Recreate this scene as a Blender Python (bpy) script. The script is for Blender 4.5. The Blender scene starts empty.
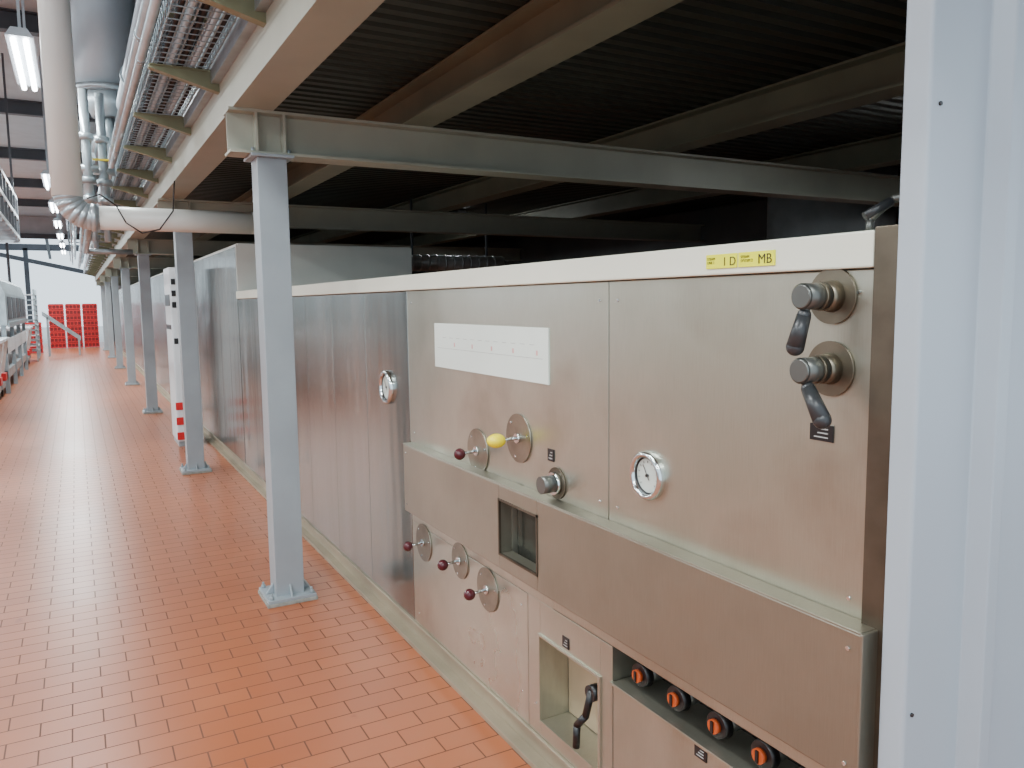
import bpy, bmesh, math, random
from mathutils import Vector, Matrix
random.seed(3)
S=bpy.context.scene
COL=S.collection

def lin(c):
    return tuple(((v/255)/12.92 if v/255<=0.04045 else ((v/255+0.055)/1.055)**2.4) for v in c)+(1,)

def mat(name,c,metal=0.0,rough=0.5,var=0.0,vscale=3.0,stretch=(1,1,1),bump=0.0,bscale=40,c2=None,emit=None,es=0,rvar=0.0,bdist=0.02):
    m=bpy.data.materials.new(name);m.use_nodes=True
    nt=m.node_tree;b=nt.nodes['Principled BSDF']
    b.inputs['Base Color'].default_value=lin(c);b.inputs['Metallic'].default_value=metal;b.inputs['Roughness'].default_value=rough
    if emit:
        b.inputs['Emission Color'].default_value=lin(emit);b.inputs['Emission Strength'].default_value=es
    tc=nt.nodes.new('ShaderNodeTexCoord');mp=nt.nodes.new('ShaderNodeMapping');mp.inputs['Scale'].default_value=stretch
    nt.links.new(tc.outputs['Object'],mp.inputs['Vector'])
    if var>0 or c2:
        n=nt.nodes.new('ShaderNodeTexNoise');n.inputs['Scale'].default_value=vscale;n.inputs['Detail'].default_value=5
        nt.links.new(mp.outputs['Vector'],n.inputs['Vector'])
        r=nt.nodes.new('ShaderNodeValToRGB');r.color_ramp.elements[0].position=0.3;r.color_ramp.elements[1].position=0.7
        cc=c2 or tuple(max(0,v*(1-var)) for v in c)
        r.color_ramp.elements[0].color=lin(cc);r.color_ramp.elements[1].color=lin(c)
        nt.links.new(n.outputs['Fac'],r.inputs['Fac']);nt.links.new(r.outputs['Color'],b.inputs['Base Color'])
        if rvar:
            mr=nt.nodes.new('ShaderNodeMapRange');mr.inputs['From Min'].default_value=0.3;mr.inputs['From Max'].default_value=0.7
            mr.inputs['To Min'].default_value=rough-rvar;mr.inputs['To Max'].default_value=rough+rvar
            nt.links.new(n.outputs['Fac'],mr.inputs['Value']);nt.links.new(mr.outputs['Result'],b.inputs['Roughness'])
    if bump>0:
        n2=nt.nodes.new('ShaderNodeTexNoise');n2.inputs['Scale'].default_value=bscale;n2.inputs['Detail'].default_value=2
        nt.links.new(mp.outputs['Vector'],n2.inputs['Vector'])
        bp=nt.nodes.new('ShaderNodeBump');bp.inputs['Strength'].default_value=bump;bp.inputs['Distance'].default_value=bdist
        nt.links.new(n2.outputs['Fac'],bp.inputs['Height']);nt.links.new(bp.outputs['Normal'],b.inputs['Normal'])
    return m

def steelmat(name,base,dark,rough,stain=0.5):
    m=bpy.data.materials.new(name);m.use_nodes=True
    nt=m.node_tree;b=nt.nodes['Principled BSDF'];L=nt.links.new
    b.inputs['Metallic'].default_value=0.88
    tc=nt.nodes.new('ShaderNodeTexCoord')
    def noise(scale,st,det=4):
        mp=nt.nodes.new('ShaderNodeMapping');mp.inputs['Scale'].default_value=st
        n=nt.nodes.new('ShaderNodeTexNoise');n.inputs['Scale'].default_value=scale;n.inputs['Detail'].default_value=det
        L(tc.outputs['Object'],mp.inputs['Vector']);L(mp.outputs['Vector'],n.inputs['Vector']);return n
    cloud=noise(1.3,(1,1,1),6);grain=noise(60,(1,14,0.25),2);stn=noise(2.6,(1,1,1),8)
    r=nt.nodes.new('ShaderNodeValToRGB');r.color_ramp.elements[0].position=0.33;r.color_ramp.elements[1].position=0.62
    r.color_ramp.elements[0].color=lin(dark);r.color_ramp.elements[1].color=lin(base);L(cloud.outputs['Fac'],r.inputs['Fac'])
    sr=nt.nodes.new('ShaderNodeValToRGB');sr.color_ramp.elements[0].position=0.54;sr.color_ramp.elements[1].position=0.8
    sr.color_ramp.elements[0].color=(0,0,0,1);sr.color_ramp.elements[1].color=(stain,stain,stain,1);L(stn.outputs['Fac'],sr.inputs['Fac'])
    mx=nt.nodes.new('ShaderNodeMix');mx.data_type='RGBA';mx.inputs[7].default_value=lin((120,106,82))
    L(sr.outputs['Color'],mx.inputs[0]);L(r.outputs['Color'],mx.inputs[6])
    g=nt.nodes.new('ShaderNodeMix');g.data_type='RGBA';g.blend_type='MULTIPLY';g.inputs[0].default_value=0.25
    L(mx.outputs[2],g.inputs[6]);L(grain.outputs['Fac'],g.inputs[7])
    g2=nt.nodes.new('ShaderNodeMix');g2.data_type='RGBA';g2.inputs[0].default_value=0.85
    L(mx.outputs[2],g2.inputs[6]);L(g.outputs[2],g2.inputs[7]);L(g2.outputs[2],b.inputs['Base Color'])
    mr=nt.nodes.new('ShaderNodeMapRange');mr.inputs['From Min'].default_value=0.3;mr.inputs['From Max'].default_value=0.7
    mr.inputs['To Min'].default_value=rough+0.06;mr.inputs['To Max'].default_value=rough-0.07
    L(cloud.outputs['Fac'],mr.inputs['Value']);L(mr.outputs['Result'],b.inputs['Roughness'])
    big=noise(1.7,(1,1.2,0.6),1)
    bp=nt.nodes.new('ShaderNodeBump');bp.inputs['Strength'].default_value=0.3;bp.inputs['Distance'].default_value=0.014
    L(big.outputs['Fac'],bp.inputs['Height']);L(bp.outputs['Normal'],b.inputs['Normal'])
    return m

STEEL=steelmat('stainless_brushed',(206,206,192),(178,176,160),0.33,0.6)
STEELT=steelmat('stainless_brushed_trough',(176,173,158),(152,147,132),0.38,0.4)
STEELW=mat('stainless_wavy',(158,162,158),0.95,0.22,vscale=1.6,c2=(130,132,126),bump=0.42,bscale=2.0,stretch=(1,2.0,0.3),rvar=0.04)
STEELD=mat('stainless_dark',(110,102,88),0.8,0.42,vscale=6,c2=(78,70,60))
PLINTH=mat('plinth_steel',(176,164,142),0.5,0.45,var=0.15)
BODY=mat('oven_body_dark',(60,58,56),0.6,0.5,var=0.2)
WHITEB=mat('cream_enamel',(226,227,210),0,0.4,var=0.04,vscale=2)
PLW=mat('plate_white',(218,226,218),0.0,0.35,var=0.04)
COLM=mat('column_paint',(152,161,167),0.1,0.4,var=0.06,vscale=4)
BEAMM=mat('beam_paint',(162,163,148),0.1,0.45,var=0.08,vscale=3)
JOIST=mat('joist_paint',(118,120,102),0.1,0.5,var=0.12,vscale=3)
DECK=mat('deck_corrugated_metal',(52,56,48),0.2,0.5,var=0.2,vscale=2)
GALV=mat('galvanised',(164,178,184),0.5,0.38,var=0.15,vscale=8)
GALVP=mat('galvanised_pipe',(188,202,208),0.5,0.28,var=0.12,vscale=8)
OLIVE=mat('bracket_zinc',(136,138,108),0.4,0.45,var=0.15)
PIPEW=mat('pipe_white',(228,230,224),0,0.35,var=0.03)
DUCT=mat('duct_grey',(172,184,192),0.2,0.4,var=0.08)
DUCTD=mat('foil_duct',(190,194,194),0.3,0.4,var=0.15,vscale=5)
BLACK=mat('black_plastic',(22,22,24),0,0.35,var=0.1)
GRIP=mat('grip_dark_grey',(50,52,54),0.1,0.35,var=0.15)
HUB=mat('cast_grey_hub',(106,108,104),0.7,0.35,var=0.15)
HUBR=mat('steel_rosette',(128,120,104),0.85,0.35,var=0.2,vscale=10)
HUBD=mat('turned_steel_disc',(156,152,138),0.9,0.28,var=0.2,vscale=12)
MAROON=mat('maroon_knob',(80,22,32),0,0.2,var=0.1)
YEL=mat('yellow_knob',(246,226,10),0,0.3,var=0.03)
YLAB=mat('yellow_label',(238,240,10),0,0.5,var=0.03)
ORANGE=mat('orange_button',(196,84,36),0,0.35,var=0.05)
CHROME=mat('chrome',(214,220,220),1,0.12,var=0.05)
GFACE=mat('gauge_face',(198,206,198),0,0.3,var=0.03)
RECESS=mat('recess_beige',(182,162,132),0.2,0.45,var=0.15)
OPSHADE=mat('opening_shade',(86,86,76),0.3,0.15,vscale=3,c2=(54,54,50))  # dark tone paints the shade of a deeper interior
PANW=mat('insulated_panel_white',(170,181,190),0.1,0.38,var=0.04,vscale=1.5)
WALLM=mat('wall_grey',(180,184,188),0,0.7,var=0.08)
WALLD=mat('wall_dark',(96,98,98),0,0.8,var=0.1)
CEILM=mat('ceiling_panel',(190,202,208),0,0.7,var=0.06)
CREAMW=mat('oven_end_panel_white',(218,220,214),0,0.5,var=0.05)
RED=mat('red_crate_plastic',(205,28,34),0,0.4,var=0.1)
REDSHADE=mat('red_crate_shade',(120,16,22),0,0.5,var=0.1)  # same crate plastic, darkened to paint shade in the gaps
WPL=mat('white_plastic',(216,222,226),0,0.4,var=0.05)
LAMP=mat('lamp_tube',(255,255,255),0,0.5,emit=(250,252,255),es=20)
DARKB=mat('dark_steel',(80,84,90),0.4,0.5,var=0.1)
INK=mat('ink',(40,30,30),0,0.6,var=0.1)
INKG=mat('ink_grey',(170,172,170),0,0.6,var=0.1)
PINK=mat('ink_pink',(222,166,162),0,0.6,var=0.1)
CONC=mat('grout_grey',(156,156,148),0,0.8,var=0.2,vscale=30)
WORKP=mat('outside_concrete',(200,200,198),0,0.8,var=0.1)

def tilemat():
    m=bpy.data.materials.new('terracotta_tile');m.use_nodes=True
    nt=m.node_tree;b=nt.nodes['Principled BSDF'];L=nt.links.new
    tc=nt.nodes.new('ShaderNodeTexCoord')
    br=nt.nodes.new('ShaderNodeTexBrick')
    br.inputs['Color1'].default_value=lin((174,100,63));br.inputs['Color2'].default_value=lin((165,92,57))
    br.inputs['Mortar'].default_value=lin((100,60,44))
    br.inputs['Scale'].default_value=1.0;br.inputs['Brick Width'].default_value=0.2;br.inputs['Row Height'].default_value=0.1
    br.inputs['Mortar Size'].default_value=0.0028;br.inputs['Mortar Smooth'].default_value=0.1
    L(tc.outputs['Object'],br.inputs['Vector'])
    n=nt.nodes.new('ShaderNodeTexNoise');n.inputs['Scale'].default_value=0.9;n.inputs['Detail'].default_value=7
    L(tc.outputs['Object'],n.inputs['Vector'])
    mx=nt.nodes.new('ShaderNodeMix');mx.data_type='RGBA';mx.blend_type='MULTIPLY';mx.inputs[0].default_value=0.4
    r=nt.nodes.new('ShaderNodeValToRGB');r.color_ramp.elements[0].color=(0.6,0.58,0.55,1);r.color_ramp.elements[0].position=0.3;r.color_ramp.elements[1].position=0.7
    L(n.outputs['Fac'],r.inputs['Fac']);L(br.outputs['Color'],mx.inputs[6]);L(r.outputs['Color'],mx.inputs[7])
    # small dark spill spots
    n3=nt.nodes.new('ShaderNodeTexNoise');n3.inputs['Scale'].default_value=7;n3.inputs['Detail'].default_value=3
    L(tc.outputs['Object'],n3.inputs['Vector'])
    r3=nt.nodes.new('ShaderNodeValToRGB');r3.color_ramp.elements[0].position=0.70;r3.color_ramp.elements[1].position=0.76
    r3.color_ramp.elements[0].color=(0,0,0,1);r3.color_ramp.elements[1].color=(0.6,0.6,0.6,1);L(n3.outputs['Fac'],r3.inputs['Fac'])
    m3=nt.nodes.new('ShaderNodeMix');m3.data_type='RGBA';m3.inputs[7].default_value=lin((120,50,38))
    L(r3.outputs['Color'],m3.inputs[0]);L(mx.outputs[2],m3.inputs[6])
    L(m3.outputs[2],b.inputs['Base Color'])
    mr=nt.nodes.new('ShaderNodeMapRange');mr.inputs['To Min'].default_value=0.26;mr.inputs['To Max'].default_value=0.38
    L(n.outputs['Fac'],mr.inputs['Value'])
    ad=nt.nodes.new('ShaderNodeMath');ad.operation='MULTIPLY_ADD';ad.inputs[1].default_value=0.4
    L(br.outputs['Fac'],ad.inputs[0]);L(mr.outputs['Result'],ad.inputs[2]);L(ad.outputs[0],b.inputs['Roughness'])
    b.inputs['Specular IOR Level'].default_value=0.6
    bp=nt.nodes.new('ShaderNodeBump');bp.inputs['Strength'].default_value=0.12;bp.inputs['Distance'].default_value=0.002;bp.invert=True
    L(br.outputs['Fac'],bp.inputs['Height']);L(bp.outputs['Normal'],b.inputs['Normal'])
    return m
TILE=tilemat()

class M:
    def __init__(s,name,mats,parent=None,bevel=0.0):
        s.n=name;s.m=mats if isinstance(mats,list) else [mats];s.b=bmesh.new();s.p=parent;s.bev=bevel
    def box(s,x0,x1,y0,y1,z0,z1,m=0):
        r=[s.b.verts.new((x,y,z)) for x in (x0,x1) for y in (y0,y1) for z in (z0,z1)]
        for f in ((0,1,3,2),(4,6,7,5),(0,4,5,1),(2,3,7,6),(0,2,6,4),(1,5,7,3)):
            fc=s.b.faces.new([r[i] for i in f]);fc.material_index=m
        return s
    def cyl(s,p0,p1,r,m=0,seg=20,r2=None):
        p0=Vector(p0);p1=Vector(p1);d=(p1-p0);r2=r if r2 is None else r2
        q=d.to_track_quat('Z','Y').to_matrix()
        A=[];B=[]
        for i in range(seg):
            a=2*math.pi*i/seg;v=q@Vector((math.cos(a),math.sin(a),0))
            A.append(s.b.verts.new(p0+v*r));B.append(s.b.verts.new(p1+v*r2))
        for i in range(seg):
            j=(i+1)%seg
            f=s.b.faces.new((A[i],A[j],B[j],B[i]));f.smooth=True;f.material_index=m
        f=s.b.faces.new(A[::-1]);f.material_index=m
        f=s.b.faces.new(B);f.material_index=m
        return s
    def tube(s,pts,r,m=0,seg=14):
        pts=[Vector(p) for p in pts]
        for a,b in zip(pts[:-1],pts[1:]): s.cyl(a,b,r,m,seg)
        for p in pts[1:-1]: s.sph(p,r,m,seg,8)
        return s
    def sph(s,c,r,m=0,u=16,v=10,sc=(1,1,1)):
        mt=Matrix.Translation(c)@Matrix.Diagonal((r*sc[0],r*sc[1],r*sc[2],1))
        g=bmesh.ops.create_uvsphere(s.b,u_segments=u,v_segments=v,radius=1,matrix=mt)
        for f in {f for w in g['verts'] for f in w.link_faces}: f.smooth=True;f.material_index=m
        return s
    def ring(s,c,ax,r0,r1,th,m=0,seg=32):
        q=Vector(ax).to_track_quat('Z','Y').to_matrix();c=Vector(c);ax=Vector(ax).normalized()
        L=[]
        for i in range(seg):
            a=2*math.pi*i/seg;v=q@Vector((math.cos(a),math.sin(a),0))
            L.append([s.b.verts.new(c+v*r0),s.b.verts.new(c+v*r0+ax*th*0.8),s.b.verts.new(c+v*(r0+r1)/2+ax*th),s.b.verts.new(c+v*r1+ax*th*0.6),s.b.verts.new(c+v*r1)])
        for i in range(seg):
            j=(i+1)%seg
            for k in range(4):
                f=s.b.faces.new((L[i][k],L[j][k],L[j][k+1],L[i][k+1]));f.smooth=True;f.material_index=m
        return s
    def prism(s,prof,axis,a0,a1,m=0,closed=True):
        def P(p,a): return {'x':(a,p[0],p[1]),'y':(p[0],a,p[1]),'z':(p[0],p[1],a)}[axis]
        A=[s.b.verts.new(P(p,a0)) for p in prof];B=[s.b.verts.new(P(p,a1)) for p in prof]
        n=len(prof)
        for i in range(n if closed else n-1):
            j=(i+1)%n;f=s.b.faces.new((A[i],A[j],B[j],B[i]));f.material_index=m
        if closed:
            f=s.b.faces.new(A[::-1]);f.material_index=m;f=s.b.faces.new(B);f.material_index=m
        return s
    def done(s):
        bmesh.ops.recalc_face_normals(s.b,faces=s.b.faces)
        me=bpy.data.meshes.new(s.n);s.b.to_mesh(me);s.b.free()
        o=bpy.data.objects.new(s.n,me);COL.objects.link(o)
        for m in s.m: me.materials.append(m)
        if s.p: o.parent=s.p
        if s.bev:
            b=o.modifiers.new('bev','BEVEL');b.width=s.bev;b.segments=2;b.limit_method='ANGLE'
        return o
def empty(n):
    e=bpy.data.objects.new(n,None);COL.objects.link(e);e.empty_display_size=0.2;return e

def ibeam(cx,z0,z1,w,tf,tw):
    h=w/2;t=tw/2
    return [(cx-h,z0),(cx+h,z0),(cx+h,z0+tf),(cx+t,z0+tf),(cx+t,z1-tf),(cx+h,z1-tf),(cx+h,z1),(cx-h,z1),(cx-h,z1-tf),(cx-t,z1-tf),(cx-t,z0+tf),(cx-h,z0+tf)]

# ================= ROOM =================
M('floor',TILE).box(-8,7,-3,38,-0.1,0).done()
M('ground_outside',WORKP).box(-20,15,38,70,-0.12,-0.01).done()
M('ceiling',CEILM).box(-8,7,-3,38,5.2,5.3).done()
w=M('wall_left',WALLM)
w.box(-8.1,-8,-3,38,0,2.2).box(-8.1,-8,-3,38,4.4,5.2)
for y in range(-3,38,5): w.box(-8.1,-8,y,y+0.8,2.2,4.4)
w.done()
M('wall_right',WALLD).box(6.9,7,0.8,38,0,5.2).done()
w=M('wall_end',WALLM)
w.box(-8,-5.5,38,38.2,0,5.2).box(-5.5,1.3,38,38.2,4.4,5.2).box(1.3,7,38,38.2,0,5.2).done()
w=M('trim_gate',DARKB)
w.box(-5.6,1.4,37.85,38,4.3,4.5).box(1.25,1.4,37.85,38,0,4.5).box(-5.6,-5.45,37.85,38,0,4.5).box(-2.3,-2.2,37.9,38,0,4.3).done()
for i,y in enumerate((2,7,12,17,22,27,32)):
    M('ceiling_beam',DARKB).prism(ibeam(y,4.95,5.2,0.16,0.02,0.02),'x',-8,6.9).done()
c=M('loading_canopy',[DARKB,WORKP]);
c.box(-8,6,44,44.25,4.2,4.5);
for x in (-6,-2,2): c.box(x,x+0.2,44,44.2,0,4.3)
for x in (-7,-4,-1,2,5): c.prism([(38.3,5.0),(46,3.9),(46,4.0),(38.3,5.15)],'x',x,x+0.12)
c.prism([(-4.5,4.2),(1.2,2.9),(1.2,3.1),(-4.5,4.4)],'y',43,43.2)
c.done()

X0=1.205
prof=[(X0,0.848),(X0,0.804),(X0+0.004,0.80),(X0+0.155,0.80)]
x=X0+0.155
while x<6.6:
    prof+=[(x,0.80),(x+0.018,0.768),(x+0.05,0.768),(x+0.075,0.80)]
    x+=0.25
prof+=[(6.89,0.80),(6.89,0.848)]
pp=[prof[0]]
for q in prof[1:]:
    if (Vector(q)-Vector(pp[-1])).length>1e-4: pp.append(q)
M('wall_partition',PANW,None,0.004).prism(pp,'z',0,4.2).done()
s=M('panel_screw',BLACK)
for (x,z) in ((1.230,1.807),(1.224,0.78),(1.23,2.6)): s.cyl((x,0.797,z),(x,0.802,z),0.0035,0,10)
s.done()

# ================= OVEN =================
ov=empty('industrial_tunnel_oven')
XF=1.235
M('oven_body_low',[BODY],ov).box(1.36,2.85,0.87,7.14,0.02,1.60).done()
p=M('oven_front_panels',[STEEL,RECESS,STEELD],ov,0.002)
T=1.36
p.box(XF,T,0.908,1.700,0.905,1.550)
p.box(XF,T,1.704,3.150,0.905,1.550)
p.box(XF,T,2.250,3.150,0.553,0.903).box(XF,T,0.908,1.99,0.555,0.903).box(1.27,T,1.99,2.25,0.553,0.903,2)
p.box(XF,T,1.99,2.25,0.553,0.625)
p.box(XF,T,2.150,3.150,0.10,0.551)
p.box(XF,T,2.07,2.146,0.10,0.553)
p.box(XF,T,1.74,2.07,0.10,0.155).box(XF,T,1.74,2.07,0.44,0.553)
p.box(XF,T,1.684,1.74,0.10,0.553)
p.box(XF,T,1.0,1.680,0.10,0.455)
p.box(XF,T,0.908,0.996,0.10,0.553)
p.box(1.34,T,1.742,2.068,0.157,0.438,1)
p.done()
p=M('oven_side_panels',STEELW,ov,0.003)
y=3.155
while y<7.1:
    y2=min(y+0.565,7.14);p.box(XF,1.36,y,y2-0.003,0.10,1.550);y=y2
y=7.14
while y<30:
    y2=min(y+0.5,30);p.box(XF,1.36,y+0.002,y2-0.003,0.10,2.0);y=y2
p.done()
M('oven_body_tall',[BODY,CREAMW],ov).box(1.36,2.85,7.15,30,0.02,2.0).box(1.238,2.85,7.12,7.149,1.56,2.02,1).box(1.26,2.85,7.149,30,2.0,2.03,1).done()
M('oven_top_band',WHITEB,ov,0.004).box(1.222,1.36,0.905,7.12,1.552,1.617).box(1.36,2.85,0.862,7.12,1.60,1.617).done()
M('oven_corner_post',STEELD,ov,0.002).box(1.222,1.36,0.856,0.904,0.0,1.622).done()
q=M('oven_plinth',[PLINTH,STEELD],ov,0.002)
q.box(1.245,1.36,0.906,30,0.0,0.098).box(1.225,1.245,0.906,30,0.088,0.098).box(1.20,1.245,0.906,30,0.0,0.02)
q.done()
t=M('trough_cover',STEELT,ov,0.003)
ZB,ZT=0.617,0.903
t.box(1.185,1.2345,2.245,3.11,ZB,ZT).box(1.185,1.2345,0.874,2.0,ZB,ZT)
t.box(1.185,1.2345,2.0,2.245,ZB,0.67).box(1.185,1.2345,2.0,2.245,0.85,ZT)
t.done()
t=M('trough_end_flange',STEELT,ov,0.002)
t.box(1.180,1.2345,0.868,0.874,ZB-0.004,ZT+0.004).box(1.183,1.2345,0.874,3.112,ZT,ZT+0.005).done()
M('trough_opening_shade',OPSHADE,ov).box(1.256,1.27,1.999,2.247,0.64,0.86).done()  # plate coloured dark in place of shade inside the opening
f=M('trough_window_frame',STEELD,ov)
f.box(1.182,1.19,1.996,2.003,0.664,0.856).box(1.182,1.19,2.242,2.249,0.664,0.856).box(1.182,1.19,1.996,2.249,0.664,0.671).box(1.182,1.19,1.996,2.249,0.849,0.856).done()
f=M('recess_frame',STEEL,ov,0.001)
f.box(1.228,1.236,1.735,1.745,0.15,0.446).box(1.228,1.236,2.066,2.076,0.15,0.446).box(1.228,1.236,1.745,2.066,0.438,0.446).box(1.228,1.236,1.745,2.066,0.15,0.158)
f.box(1.225,1.236,0.998,1.684,0.448,0.456)
f.done()
l=M('recess_lever',[BLACK,CHROME],ov)
l.cyl((1.34,1.79,0.37),(1.24,1.79,0.37),0.014,1).cyl((1.262,1.79,0.37),(1.232,1.79,0.37),0.024,0)
l.tube([(1.24,1.79,0.38),(1.225,1.80,0.30),(1.215,1.83,0.26),(1.215,1.835,0.19)],0.011,0)
l.done()
b=M('rotary_switches',[ORANGE,BLACK,HUB],ov)
for yy in (1.60,1.455,1.31,1.17,1.05):
    b.cyl((1.35,yy,0.50),(1.285,yy,0.50),0.026,2).cyl((1.285,yy,0.50),(1.262,yy,0.50),0.034,1,24,0.031).cyl((1.262,yy,0.50),(1.250,yy,0.50),0.017,0,20)
    b.box(1.246,1.252,yy-0.004,yy+0.004,0.486,0.514,1)
b.done()
def disc_handle(nm,y,z,km,r=0.08,L=0.075,dy=0,sc=(1,1,1),kr=0.021):
    h=M(nm,[HUBD,km,CHROME],ov)
    h.cyl((XF,y,z),(XF-0.006,y,z),r,0,40)
    h.cyl((XF-0.005,y,z),(XF-0.014,y,z),0.016,2,20)
    e=(XF-L,y+dy,z-0.005)
    h.cyl((XF-0.01,y,z),e,0.006,2,12)
    h.sph(e,kr,1,18,12,sc)
    for a in (0.8,2.9,5): h.cyl((XF-0.005,y+math.cos(a)*r*0.8,z+math.sin(a)*r*0.8),(XF-0.009,y+math.cos(a)*r*0.8,z+math.sin(a)*r*0.8),0.004,2,8)
    h.done()
disc_handle('yellow_damper_handle',2.19,1.06,YEL,sc=(1.4,1.2,1),dy=0.02,kr=0.023)
disc_handle('maroon_damper_handle',2.49,0.97,MAROON)
disc_handle('lower_damper_handle',3.02,0.49,MAROON)
disc_handle('lower_damper_handle',2.66,0.515,MAROON,r=0.07)
disc_handle('lower_damper_handle',2.43,0.475,MAROON)
k=M('selector_knob',[STEELD,HUB,CHROME],ov)
k.cyl((XF,1.96,0.957),(XF-0.006,1.96,0.957),0.048,0,32).cyl((XF-0.006,1.96,0.957),(XF-0.02,1.96,0.957),0.034,2,32).cyl((XF-0.02,1.96,0.957),(XF-0.06,1.96,0.957),0.026,1,24).done()
def gauge(y,z,r):
    g=M('pressure_gauge',[CHROME,GFACE,BLACK],ov)
    g.ring((XF,y,z),(-1,0,0),r*0.76,r,0.022,0,40).cyl((XF,y,z),(XF-0.006,y,z),r*0.78,1,36)
    g.ring((XF-0.006,y,z),(-1,0,0),r*0.70,r*0.77,0.004,2,40)
    for i in range(11):
        a=math.radians(-40+i*26);d=Vector((0,math.cos(a),math.sin(a)))
        c=Vector((XF-0.007,y,z))
        g.cyl(c+d*r*0.52,c+d*r*0.60,0.0008,2,6)
    c=Vector((XF-0.009,y,z));d=Vector((0,0.5,0.8)).normalized()
    g.cyl(c-d*r*0.2,c+d*r*0.5,0.0010,2,6).cyl((XF-0.006,y,z),(XF-0.012,y,z),0.004,2,12)
    g.done()
gauge(1.527,1.063,0.062);gauge(3.415,1.117,0.078)
def valve(y,z,ty,tz):
    v=M('steam_valve_lever',[HUBR,BLACK,GRIP,HUB],ov)
    v.cyl((XF,y,z),(XF-0.006,y,z),0.052,0,40).cyl((XF-0.006,y,z),(XF-0.03,y,z),0.030,0,28,0.026)
    v.cyl((XF-0.03,y,z),(XF-0.085,y,z),0.024,3,28).cyl((XF-0.042,y,z),(XF-0.048,y,z),0.027,0,28).cyl((XF-0.085,y,z),(XF-0.089,y,z),0.024,3,28,0.02)
    a=Vector((XF-0.072,y,z-0.018));e=Vector((XF-0.085,y+ty,z+tz));m=a.lerp(e,0.22)
    v.cyl(a,m,0.008,3,12).cyl(m,e,0.0130,2,20,0.0165).sph(e,0.0165,2,18,10).sph(m,0.0130,2,14,8)
    v.done()
valve(0.995,1.503,0.012,-0.092)
valve(0.995,1.368,-0.052,-0.084)
def label(nm,y0,y1,z0,z1,m,x=XF,th=0.003,extra=None):
    o=M(nm,[m,INKG],ov);o.box(x-th,x+0.001,y0,y1,z0,z1)
    if extra:
        w=(y1-y0);h=z1-z0
        for i in range(3):
            o.box(x-th-0.001,x-th,y0+w*0.2,y0+w*(0.8-0.15*i),z0+h*(0.2+0.25*i),z0+h*(0.27+0.25*i),1)
    o.done()
label('black_tag',1.977,2.012,1.018,1.055,BLACK,extra=1)
label('black_tag',1.90,1.935,0.458,0.492,BLACK,extra=1)
label('black_tag',1.31,1.35,0.415,0.445,BLACK,extra=1)
label('black_tag',0.985,1.038,1.228,1.260,BLACK,extra=1)
label('yellow_tag',1.124,1.222,1.566,1.596,YLAB,1.222)
label('yellow_tag',1.227,1.318,1.566,1.596,YLAB,1.222)
def text(s,y,z,size,x,m=INK):
    cu=bpy.data.curves.new('tag_text','FONT');cu.body=s;cu.size=size;cu.extrude=0.0003
    cu.materials.append(m)
    o=bpy.data.objects.new('tag_text',cu);COL.objects.link(o);o.parent=ov
    o.matrix_world=Matrix(((0,0,-1,x),(-1,0,0,y),(0,1,0,z),(0,0,0,1)))
text('MB',1.168,1.571,0.028,1.2185);text('1 D',1.268,1.571,0.026,1.2185)
text('STEAM\nSYSTEM 2',1.215,1.584,0.008,1.2185);text('STEAM\nLINE 1',1.314,1.584,0.008,1.2185)
b=M('record_board',[PLW,INKG,PINK],ov,0.001)
b.box(XF-0.006,XF,2.0,2.85,1.25,1.42)
for i in range(12): b.box(XF-0.0068,XF-0.006,2.08+i*0.06,2.11+i*0.06,1.366,1.3675,1)
for i in range(5): b.box(XF-0.0068,XF-0.006,2.06+i*0.15,2.07+i*0.15,1.335,1.35,2)
b.box(XF-0.0068,XF-0.006,2.03,2.82,1.325,1.3262,1)
b.done()
s=M('panel_screws',CHROME,ov)
for (y,z,x) in ((1.66,1.50,XF),(1.66,0.95,XF),(1.74,1.50,XF),(1.74,0.95,XF),(0.94,1.51,XF),(0.94,0.94,XF),(3.10,1.50,XF),(3.10,0.95,XF),(2.10,0.2,XF),(2.19,0.2,XF),(2.19,0.5,XF),(3.1,0.15,XF),
    (0.90,0.87,1.185),(0.90,0.65,1.185),(3.08,0.87,1.185),(3.08,0.65,1.185)):
    s.cyl((x,y,z),(x-0.003,y,z),0.004,0,10)
s.done()
h=M('top_lever_handle',[HUB,GRIP],ov)
h.tube([(1.27,0.95,1.615),(1.27,0.95,1.64),(1.30,0.93,1.675),(1.36,0.90,1.69),(1.40,0.9,1.65),(1.40,0.9,1.61)],0.007,0)
h.cyl((1.262,0.955,1.645),(1.30,0.930,1.672),0.009,1)
h.done()

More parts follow.
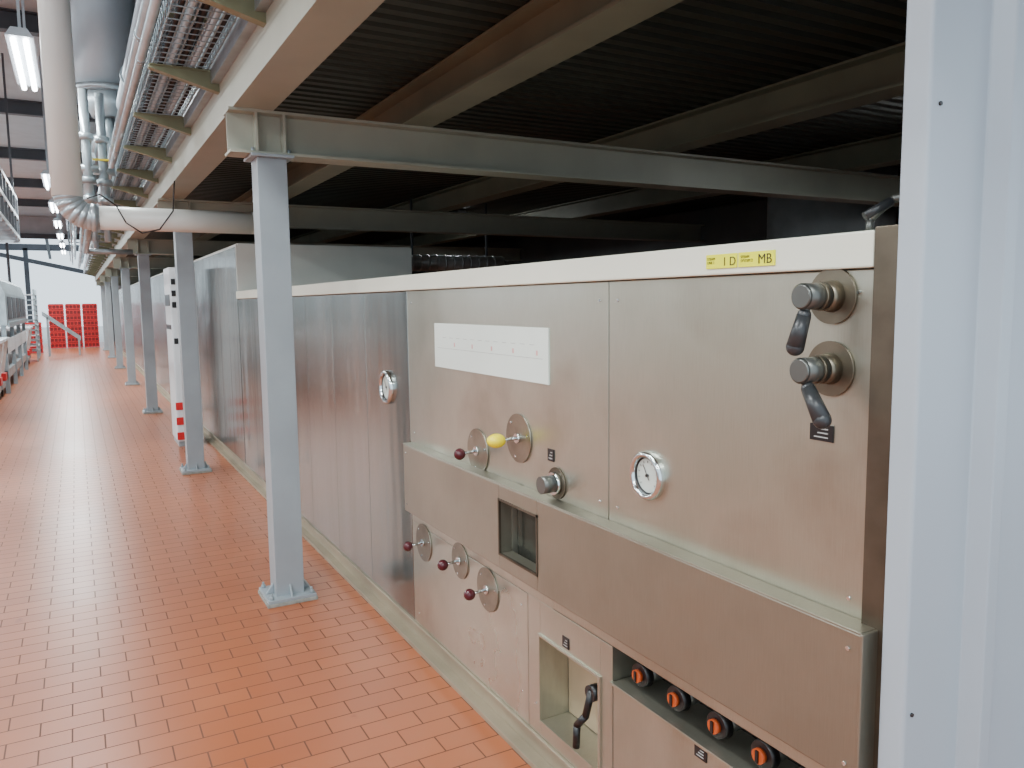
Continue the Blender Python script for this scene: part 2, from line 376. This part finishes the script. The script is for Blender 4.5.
# ================= MEZZANINE =================
YS=[3.95,7.5,12.05,16.6,21.2,25.8,30.4]
mz=empty('steel_mezzanine')
for i,y in enumerate(YS):
    c=M('support_column',[COLM,CONC,GALV],None,0.003)
    x0,x1=0.80,0.94;y0=y-0.02;y1=y+0.12
    c.box(x0,x1,y0,y1,0.03,2.20)
    c.box(x0-0.05,x1+0.05,y0-0.05,y1+0.05,0.018,0.034,0)
    c.box(x0-0.055,x1+0.055,y0-0.055,y1+0.055,0,0.018,1)
    c.box(x0-0.03,x1+0.03,y0-0.03,y1+0.03,2.20,2.2145,0)
    for a in (x0-0.03,x1+0.03):
        for b in (y0-0.03,y1+0.03):
            c.cyl((a,b,0.034),(a,b,0.05),0.012,2,6).cyl((a,b,0.05),(a,b,0.065),0.006,2,8)
    for a,b in ((x0-0.04,x0),(x1,x1+0.04)):
        c.prism([(a,0.034),(b,0.034),(b if a<x0 else a,0.09)],'y',y0+0.06,y0+0.07)
    c.prism([(y0-0.04,0.034),(y0,0.034),(y0,0.09)],'x',x0+0.065,x0+0.075)
    c.done()
    b=M('crossbeam',[BEAMM,GALV],mz)
    b.prism(ibeam(y+0.05,2.215,2.42,0.15,0.013,0.01),'x',0.68,6.88)
    for xs in (0.80,0.93): b.box(xs,xs+0.01,y-0.022,y+0.122,2.228,2.407)
    for a in (0.785,0.955):
        b.cyl((a,y-0.01,2.2152),(a,y-0.01,2.245),0.008,1,6)
    b.done()
e=M('edge_beam',BEAMM,mz)
e.prism([(0.70,2.42),(0.885,2.42),(0.885,2.432),(0.712,2.432),(0.712,2.65),(0.885,2.65),(0.885,2.662),(0.70,2.662)],'y',-0.5,33)
e.done()
for x in (1.62,3.3,5.0):
    M('joist',JOIST,mz).prism(ibeam(x,2.42,2.60,0.17,0.012,0.01),'y',0.9,33).done()
pr=[];y=-0.5
while y<33:
    pr+=[(y,2.625),(y+0.02,2.625),(y+0.03,2.605),(y+0.08,2.605),(y+0.09,2.625)]
    y+=0.10
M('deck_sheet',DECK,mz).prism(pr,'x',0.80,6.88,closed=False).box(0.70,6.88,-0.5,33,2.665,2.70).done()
M('kick_plate',GALV,mz).box(0.66,0.70,-0.5,33,2.60,2.82).done()
b=M('tray_bracket',OLIVE,mz)
y=2.06
while y<32:
    b.prism([(0.38,2.645),(0.70,2.56),(0.70,2.66),(0.38,2.66)],'y',y,y+0.05)
    b.box(0.385,0.70,y-0.01,y+0.06,2.655,2.662)
    b.box(0.385,0.70,y-0.01,y+0.05,2.90,2.91)
    y+=1.1
b.done()
tr=M('wire_mesh_cable_tray',[GALV,BLACK,DUCT],mz)
for z in (2.665,2.915):
    for x in (0.40,0.45,0.50,0.55,0.60,0.65): tr.box(x-0.003,x+0.003,-0.5,32,z,z+0.006)
    for zz in (z+0.04,z+0.09):
        tr.box(0.397,0.403,-0.5,32,zz,zz+0.006).box(0.647,0.653,-0.5,32,zz,zz+0.006)
    y=-0.5
    while y<20:
        tr.box(0.398,0.652,y,y+0.005,z-0.004,z).box(0.396,0.400,y,y+0.005,z,z+0.095).box(0.65,0.654,y,y+0.005,z,z+0.095)
        y+=0.08
    for x,r,m in ((0.44,0.012,1),(0.48,0.016,2),(0.53,0.014,1),(0.58,0.018,2),(0.62,0.01,1)):
        tr.cyl((x,-0.5,z+0.006+r),(x,32,z+0.006+r),r,m,8)
tr.done()
fd=M('foil_duct',[DUCTD,DARKB],mz)
fd.cyl((3.05,8.0,1.93),(4.3,8.0,1.93),0.085,0,28)
for i in range(12): fd.cyl((3.07+i*0.1,8.0,1.93),(3.09+i*0.1,8.0,1.93),0.092,0,28)
for a in (3.2,4.1): fd.box(a,a+0.02,7.99,8.01,2.0,2.62,1)
fd.done()
# overhead services
sv=empty('overhead_pipe_run')
def lpipe(nm,x,z,r,m,y0=0.5,y1=33,fl=True):
    p=M(nm,[m,GALV],sv);p.cyl((x,y0,z),(x,y1,z),r,0,24)
    if fl:
        y=y0+1.3
        while y<y1: p.cyl((x,y,z),(x,y+0.05,z),r*1.15,1,24);y+=2.6
    p.done()
lpipe('stainless_pipe',0.37,2.84,0.03,GALVP)
lpipe('stainless_pipe',0.36,2.72,0.02,GALVP)
lpipe('stainless_pipe',0.22,2.95,0.045,GALVP,8.8)
lpipe('stainless_pipe',0.30,3.12,0.055,GALVP,8.8)
lpipe('stainless_pipe',0.10,3.25,0.04,GALVP,8.8)
lpipe('insulated_pipe',0.52,3.30,0.09,DUCT)
lpipe('conduit_pipe',0.02,3.05,0.02,DUCT,8.8)
hg=M('pipe_hanger',DARKB,sv)
for y in (9.2,12,15,18,21,24,27,30):
    hg.box(-0.05,0.66,y,y+0.04,3.40,3.43).box(-0.05,-0.02,y,y+0.04,3.0,5.2).box(0.63,0.66,y,y+0.04,2.8,3.42)
hg.done()
d=M('grey_duct',[DUCT,GALV],sv)
d.cyl((0.38,8.2,3.42),(0.38,8.2,5.2),0.27,0,36).cyl((0.38,8.2,3.40),(0.38,8.2,3.45),0.30,1,36).cyl((0.38,8.2,3.2),(0.38,8.2,3.42),0.14,1,28,0.25)
d.tube([(0.36,8.2,3.3),(0.36,8.2,2.9)],0.06,1)
d.done()
vp=M('valve_cluster',[GALVP,GALV,YEL],sv)
for i,(x,y) in enumerate(((0.16,7.4),(0.28,7.5),(0.22,9.6),(0.36,9.7),(0.28,11.5))):
    vp.cyl((x,y,2.2),(x,y,3.25),0.035,i%2,16).cyl((x,y,2.5),(x,y,2.55),0.06,1,16).cyl((x,y,2.35),(x,y,2.40),0.06,0,16).cyl((x-0.08,y,2.62),(x+0.08,y,2.62),0.03,0,12).cyl((x,y,2.85),(x,y,2.9),0.055,0,16)
vp.box(0.20,0.32,7.44,7.47,2.70,2.715,2)
vp.tube([(0.16,7.4,2.22),(0.16,11.4,2.2),(0.7,11.4,2.2)],0.035,1)
vp.done()
wp=M('white_insulated_pipe',[PIPEW,GALVP])
wp.cyl((0.0,6.5,2.28),(0.0,6.5,5.2),0.10,0,36)
def elbow(cx,cz,sx,sz,r,m):
    for i in range(6):
        a=math.radians(90*i/6);a2=math.radians(90*(i+1)/6)
        c0=Vector((cx+sx*0.16*math.cos(a),6.5,cz-0.16*math.sin(a)));c1=Vector((cx+sx*0.16*math.cos(a2),6.5,cz-0.16*math.sin(a2)))
        wp.cyl(c0,c1,r,m,24);wp.sph(c1,r,m,24,12)
elbow(0.16,2.30,-1,1,0.092,1)
wp.cyl((0.16,6.5,2.14),(1.26,6.5,2.14),0.085,0,32).cyl((0.14,6.5,2.14),(0.18,6.5,2.14),0.098,1,32)
elbow(1.26,2.30,1,1,0.085,0)
wp.cyl((1.42,6.5,2.30),(1.42,6.5,2.60),0.085,0,32)
wp.done()
wc=M('black_cable',BLACK,sv);wc.tube([(0.12,6.38,2.26),(0.2,6.36,2.29),(0.3,6.37,2.22),(0.36,6.38,2.1),(0.46,6.38,2.03),(0.58,6.38,2.06),(0.68,6.4,2.2),(0.7,6.4,2.42)],0.005,0,8);wc.done()
tk=M('grey_vertical_duct',[DUCTD,DARKB],mz);tk.cyl((6.0,4.9,0.0),(6.0,4.9,2.60),0.54,0,48).cyl((6.0,4.9,1.8),(6.0,4.9,1.83),0.55,0,48).done()

# ================= ELECTRICAL CABINET =================
c=M('electrical_cabinet',[WPL,BLACK,RED,GALV],None,0.004)
c.box(0.875,1.13,8.95,9.5,0.06,1.90).box(0.885,1.12,8.98,9.48,0,0.06,3)
c.box(0.885,1.12,8.94,8.95,0.1,1.86)
for z in (1.72,1.6,1.48,1.1): c.box(0.888,0.93,8.935,8.94,z,z+0.06,1)
c.box(0.87,0.875,9.0,9.45,1.5,1.62,1).box(0.87,0.875,9.0,9.45,1.25,1.3,1)
for z in (0.08,0.24,0.40): c.box(0.868,0.97,8.93,8.94,z,z+0.08,2)
c.done()

# ================= LAMPS =================
def luminaire(x,y,z,power,L=1.5,top=5.2,nm='fluorescent_lamp'):
    r=empty(nm)
    h=M('housing',[DUCT],r);h.prism([(x-0.09,z+0.06),(x-0.05,z+0.12),(x+0.05,z+0.12),(x+0.09,z+0.06)],'y',y,y+L).box(x-0.01,x+0.01,y+0.2,y+0.22,z+0.12,top).box(x-0.01,x+0.01,y+L-0.2,y+L-0.18,z+0.12,top);h.done()
    M('tube',[LAMP],r).cyl((x-0.04,y+0.02,z+0.035),(x-0.04,y+L-0.02,z+0.035),0.02,0,12).cyl((x+0.04,y+0.02,z+0.035),(x+0.04,y+L-0.02,z+0.035),0.02,0,12).done()
    li=bpy.data.lights.new('tube_light','AREA');li.shape='RECTANGLE';li.size=0.16;li.size_y=L-0.04;li.energy=power;li.color=(0.92,0.98,0.98)
    o=bpy.data.objects.new('tube_light',li);COL.objects.link(o);o.parent=r;o.location=(x,y+L/2,z+0.01)
for y in (-1.5,1.5,6.9): luminaire(-0.235,y,3.4,62)
for y in (13.7,17.3,20.9,24.5,28.1,31.7): luminaire(-0.235,y,3.4,110)
for y in (-2,1.6,5.2,8.8): luminaire(-3.2,y,4.2,120)  # unseen row, added to light the oven front from the left
for y in (12.4,16,19.6,23.2,26.8,30.4): luminaire(-3.2,y,4.2,190)  # added row continues unseen down the hall
for y in (0,6,12,18,24): luminaire(-6,y,4.4,120)  # further unseen row added for light from the left
luminaire(4.9,1.3,2.4,18,top=2.6)  # added lamp hidden behind the partition, brightens the grey vertical duct
luminaire(4.1,8.6,2.47,16,top=2.6)  # added lamp above the beam line, lifts the dark area behind the oven

# ================= LEFT SIDE MACHINERY =================
m=M('hooded_proofing_machine',[GALV,DARKB,WPL,RED])
hp=[(-2.6,1.2),(-1.05,1.2),(-1.05,1.75),(-1.12,1.98),(-1.3,2.1),(-2.4,2.1),(-2.6,1.9)]
m.prism(hp,'y',16.2,22.5)
for y in (16.3,18.3,20.3,22.3):
    for x in (-1.15,-2.5): m.box(x,x+0.07,y,y+0.07,0,1.2,0)
m.box(-2.55,-1.08,16.3,22.4,0.7,0.95,2).box(-2.5,-1.1,16.3,22.4,0.25,0.4,0)
for y in (16.6,17.8,19.0,20.2,21.2): m.box(-1.05,-1.04,y,y+0.9,1.3,1.7,1)
m.box(-1.045,-1.02,16.3,22.4,1.16,1.24,0)
m.done()
for i,y in enumerate((12.2,13.2,14.2,15.2,23.0,24.0)):
    t=M('dough_tub_trolley',[WPL,GALV,BLACK,RED])
    x0=-1.72;x1=x0+0.68
    t.prism([(x0+0.12,0.25),(x1-0.12,0.25),(x1,0.98),(x1-0.03,0.98),(x0+0.03,0.98),(x0,0.98)],'y',y,y+0.85)
    t.box(x0-0.02,x1+0.02,y-0.02,y+0.87,0.96,1.0,0)
    t.box(x0+0.08,x1-0.08,y+0.05,y+0.8,0.16,0.24,1)
    for a in (x0+0.14,x1-0.14):
        for b in (y+0.12,y+0.73): t.cyl((a-0.02,b,0.07),(a+0.02,b,0.07),0.07,2,16).box(a-0.01,a+0.01,b-0.02,b+0.02,0.07,0.18,1)
    t.box(x1-0.2,x1-0.03,y+0.2,y+0.5,0.3,0.42,3)
    t.done()
r=M('tray_rack',[GALV,WPL])
for x in (-1.9,-1.0):
    for y in (25.3,26.5): r.box(x,x+0.05,y,y+0.05,0.1,2.0)
for i in range(12): r.box(-1.9,-0.95,25.3,26.55,0.3+i*0.14,0.32+i*0.14,i%2)
for x in (-1.85,-1.0):
    for y in (25.35,26.5): r.cyl((x,y,0.05),(x+0.03,y,0.05),0.05,0,12)
r.done()
g=M('overhead_conveyor_frame',[DUCT,DARKB])
for x in (-1.25,-0.72):
    for z in (2.55,2.85,3.15): g.box(x,x+0.04,8.5,14.5,z,z+0.05)
    y=8.5
    while y<14.6: g.box(x,x+0.04,y,y+0.04,2.55,3.2,1);y+=0.6
y=8.5
while y<14.6: g.box(-1.25,-0.68,y,y+0.04,2.5,2.55,0);y+=0.6
for y in (9,11.4,14): g.box(-1.23,-1.20,y,y+0.03,3.2,5.2,1).box(-0.72,-0.69,y,y+0.03,3.2,5.2,1)
g.done()
def crates(xs,y,nz):
    cr=M('red_crate_stack',[RED,REDSHADE])
    for x0,n in zip(xs,nz):
        for j in range(n):
            z0=0.02+j*0.2
            cr.box(x0,x0+0.5,y,y+0.4,z0,z0+0.03).box(x0,x0+0.5,y,y+0.4,z0+0.14,z0+0.175).box(x0+0.02,x0+0.48,y+0.03,y+0.38,z0+0.0,z0+0.2,1)
            for kx in range(5): cr.box(x0+kx*0.118,x0+kx*0.118+0.025,y-0.005,y+0.03,z0,z0+0.175)
    cr.done()
crates((-0.86,-0.32,0.22),33,(8,8,8))
crates((-1.5,),30,(5,))
cv=M('inclined_conveyor',[GALV,DARKB])
cv.prism([(-0.9,1.25),(0.1,0.45),(0.1,0.58),(-0.9,1.38)],'y',28,28.05).prism([(-0.9,1.25),(0.1,0.45),(0.1,0.58),(-0.9,1.38)],'y',28.45,28.5).prism([(-0.9,1.30),(0.1,0.5),(0.1,0.53),(-0.9,1.33)],'y',28.05,28.45,1)
for x,z in ((-0.8,1.2),(0.02,0.5)): cv.box(x,x+0.05,28,28.05,0,z).box(x,x+0.05,28.45,28.5,0,z)
cv.done()

# ================= WORLD =================
w=bpy.data.worlds.new('world');S.world=w;w.use_nodes=True
bg=w.node_tree.nodes['Background'];bg.inputs['Color'].default_value=(0.76,0.89,1,1);bg.inputs['Strength'].default_value=2.1
# ================= CAMERA =================
cam=bpy.data.cameras.new('camera');co=bpy.data.objects.new('camera',cam);COL.objects.link(co)
cam.lens=27.6;cam.sensor_width=36;cam.clip_start=0.02
R=Matrix(((0.8747,0.0611,-0.4808),(-0.4846,0.0854,-0.8706),(-0.0121,0.9945,0.1043)))
co.matrix_world=Matrix.Translation((0,0,1.5))@R.to_4x4()
S.camera=co
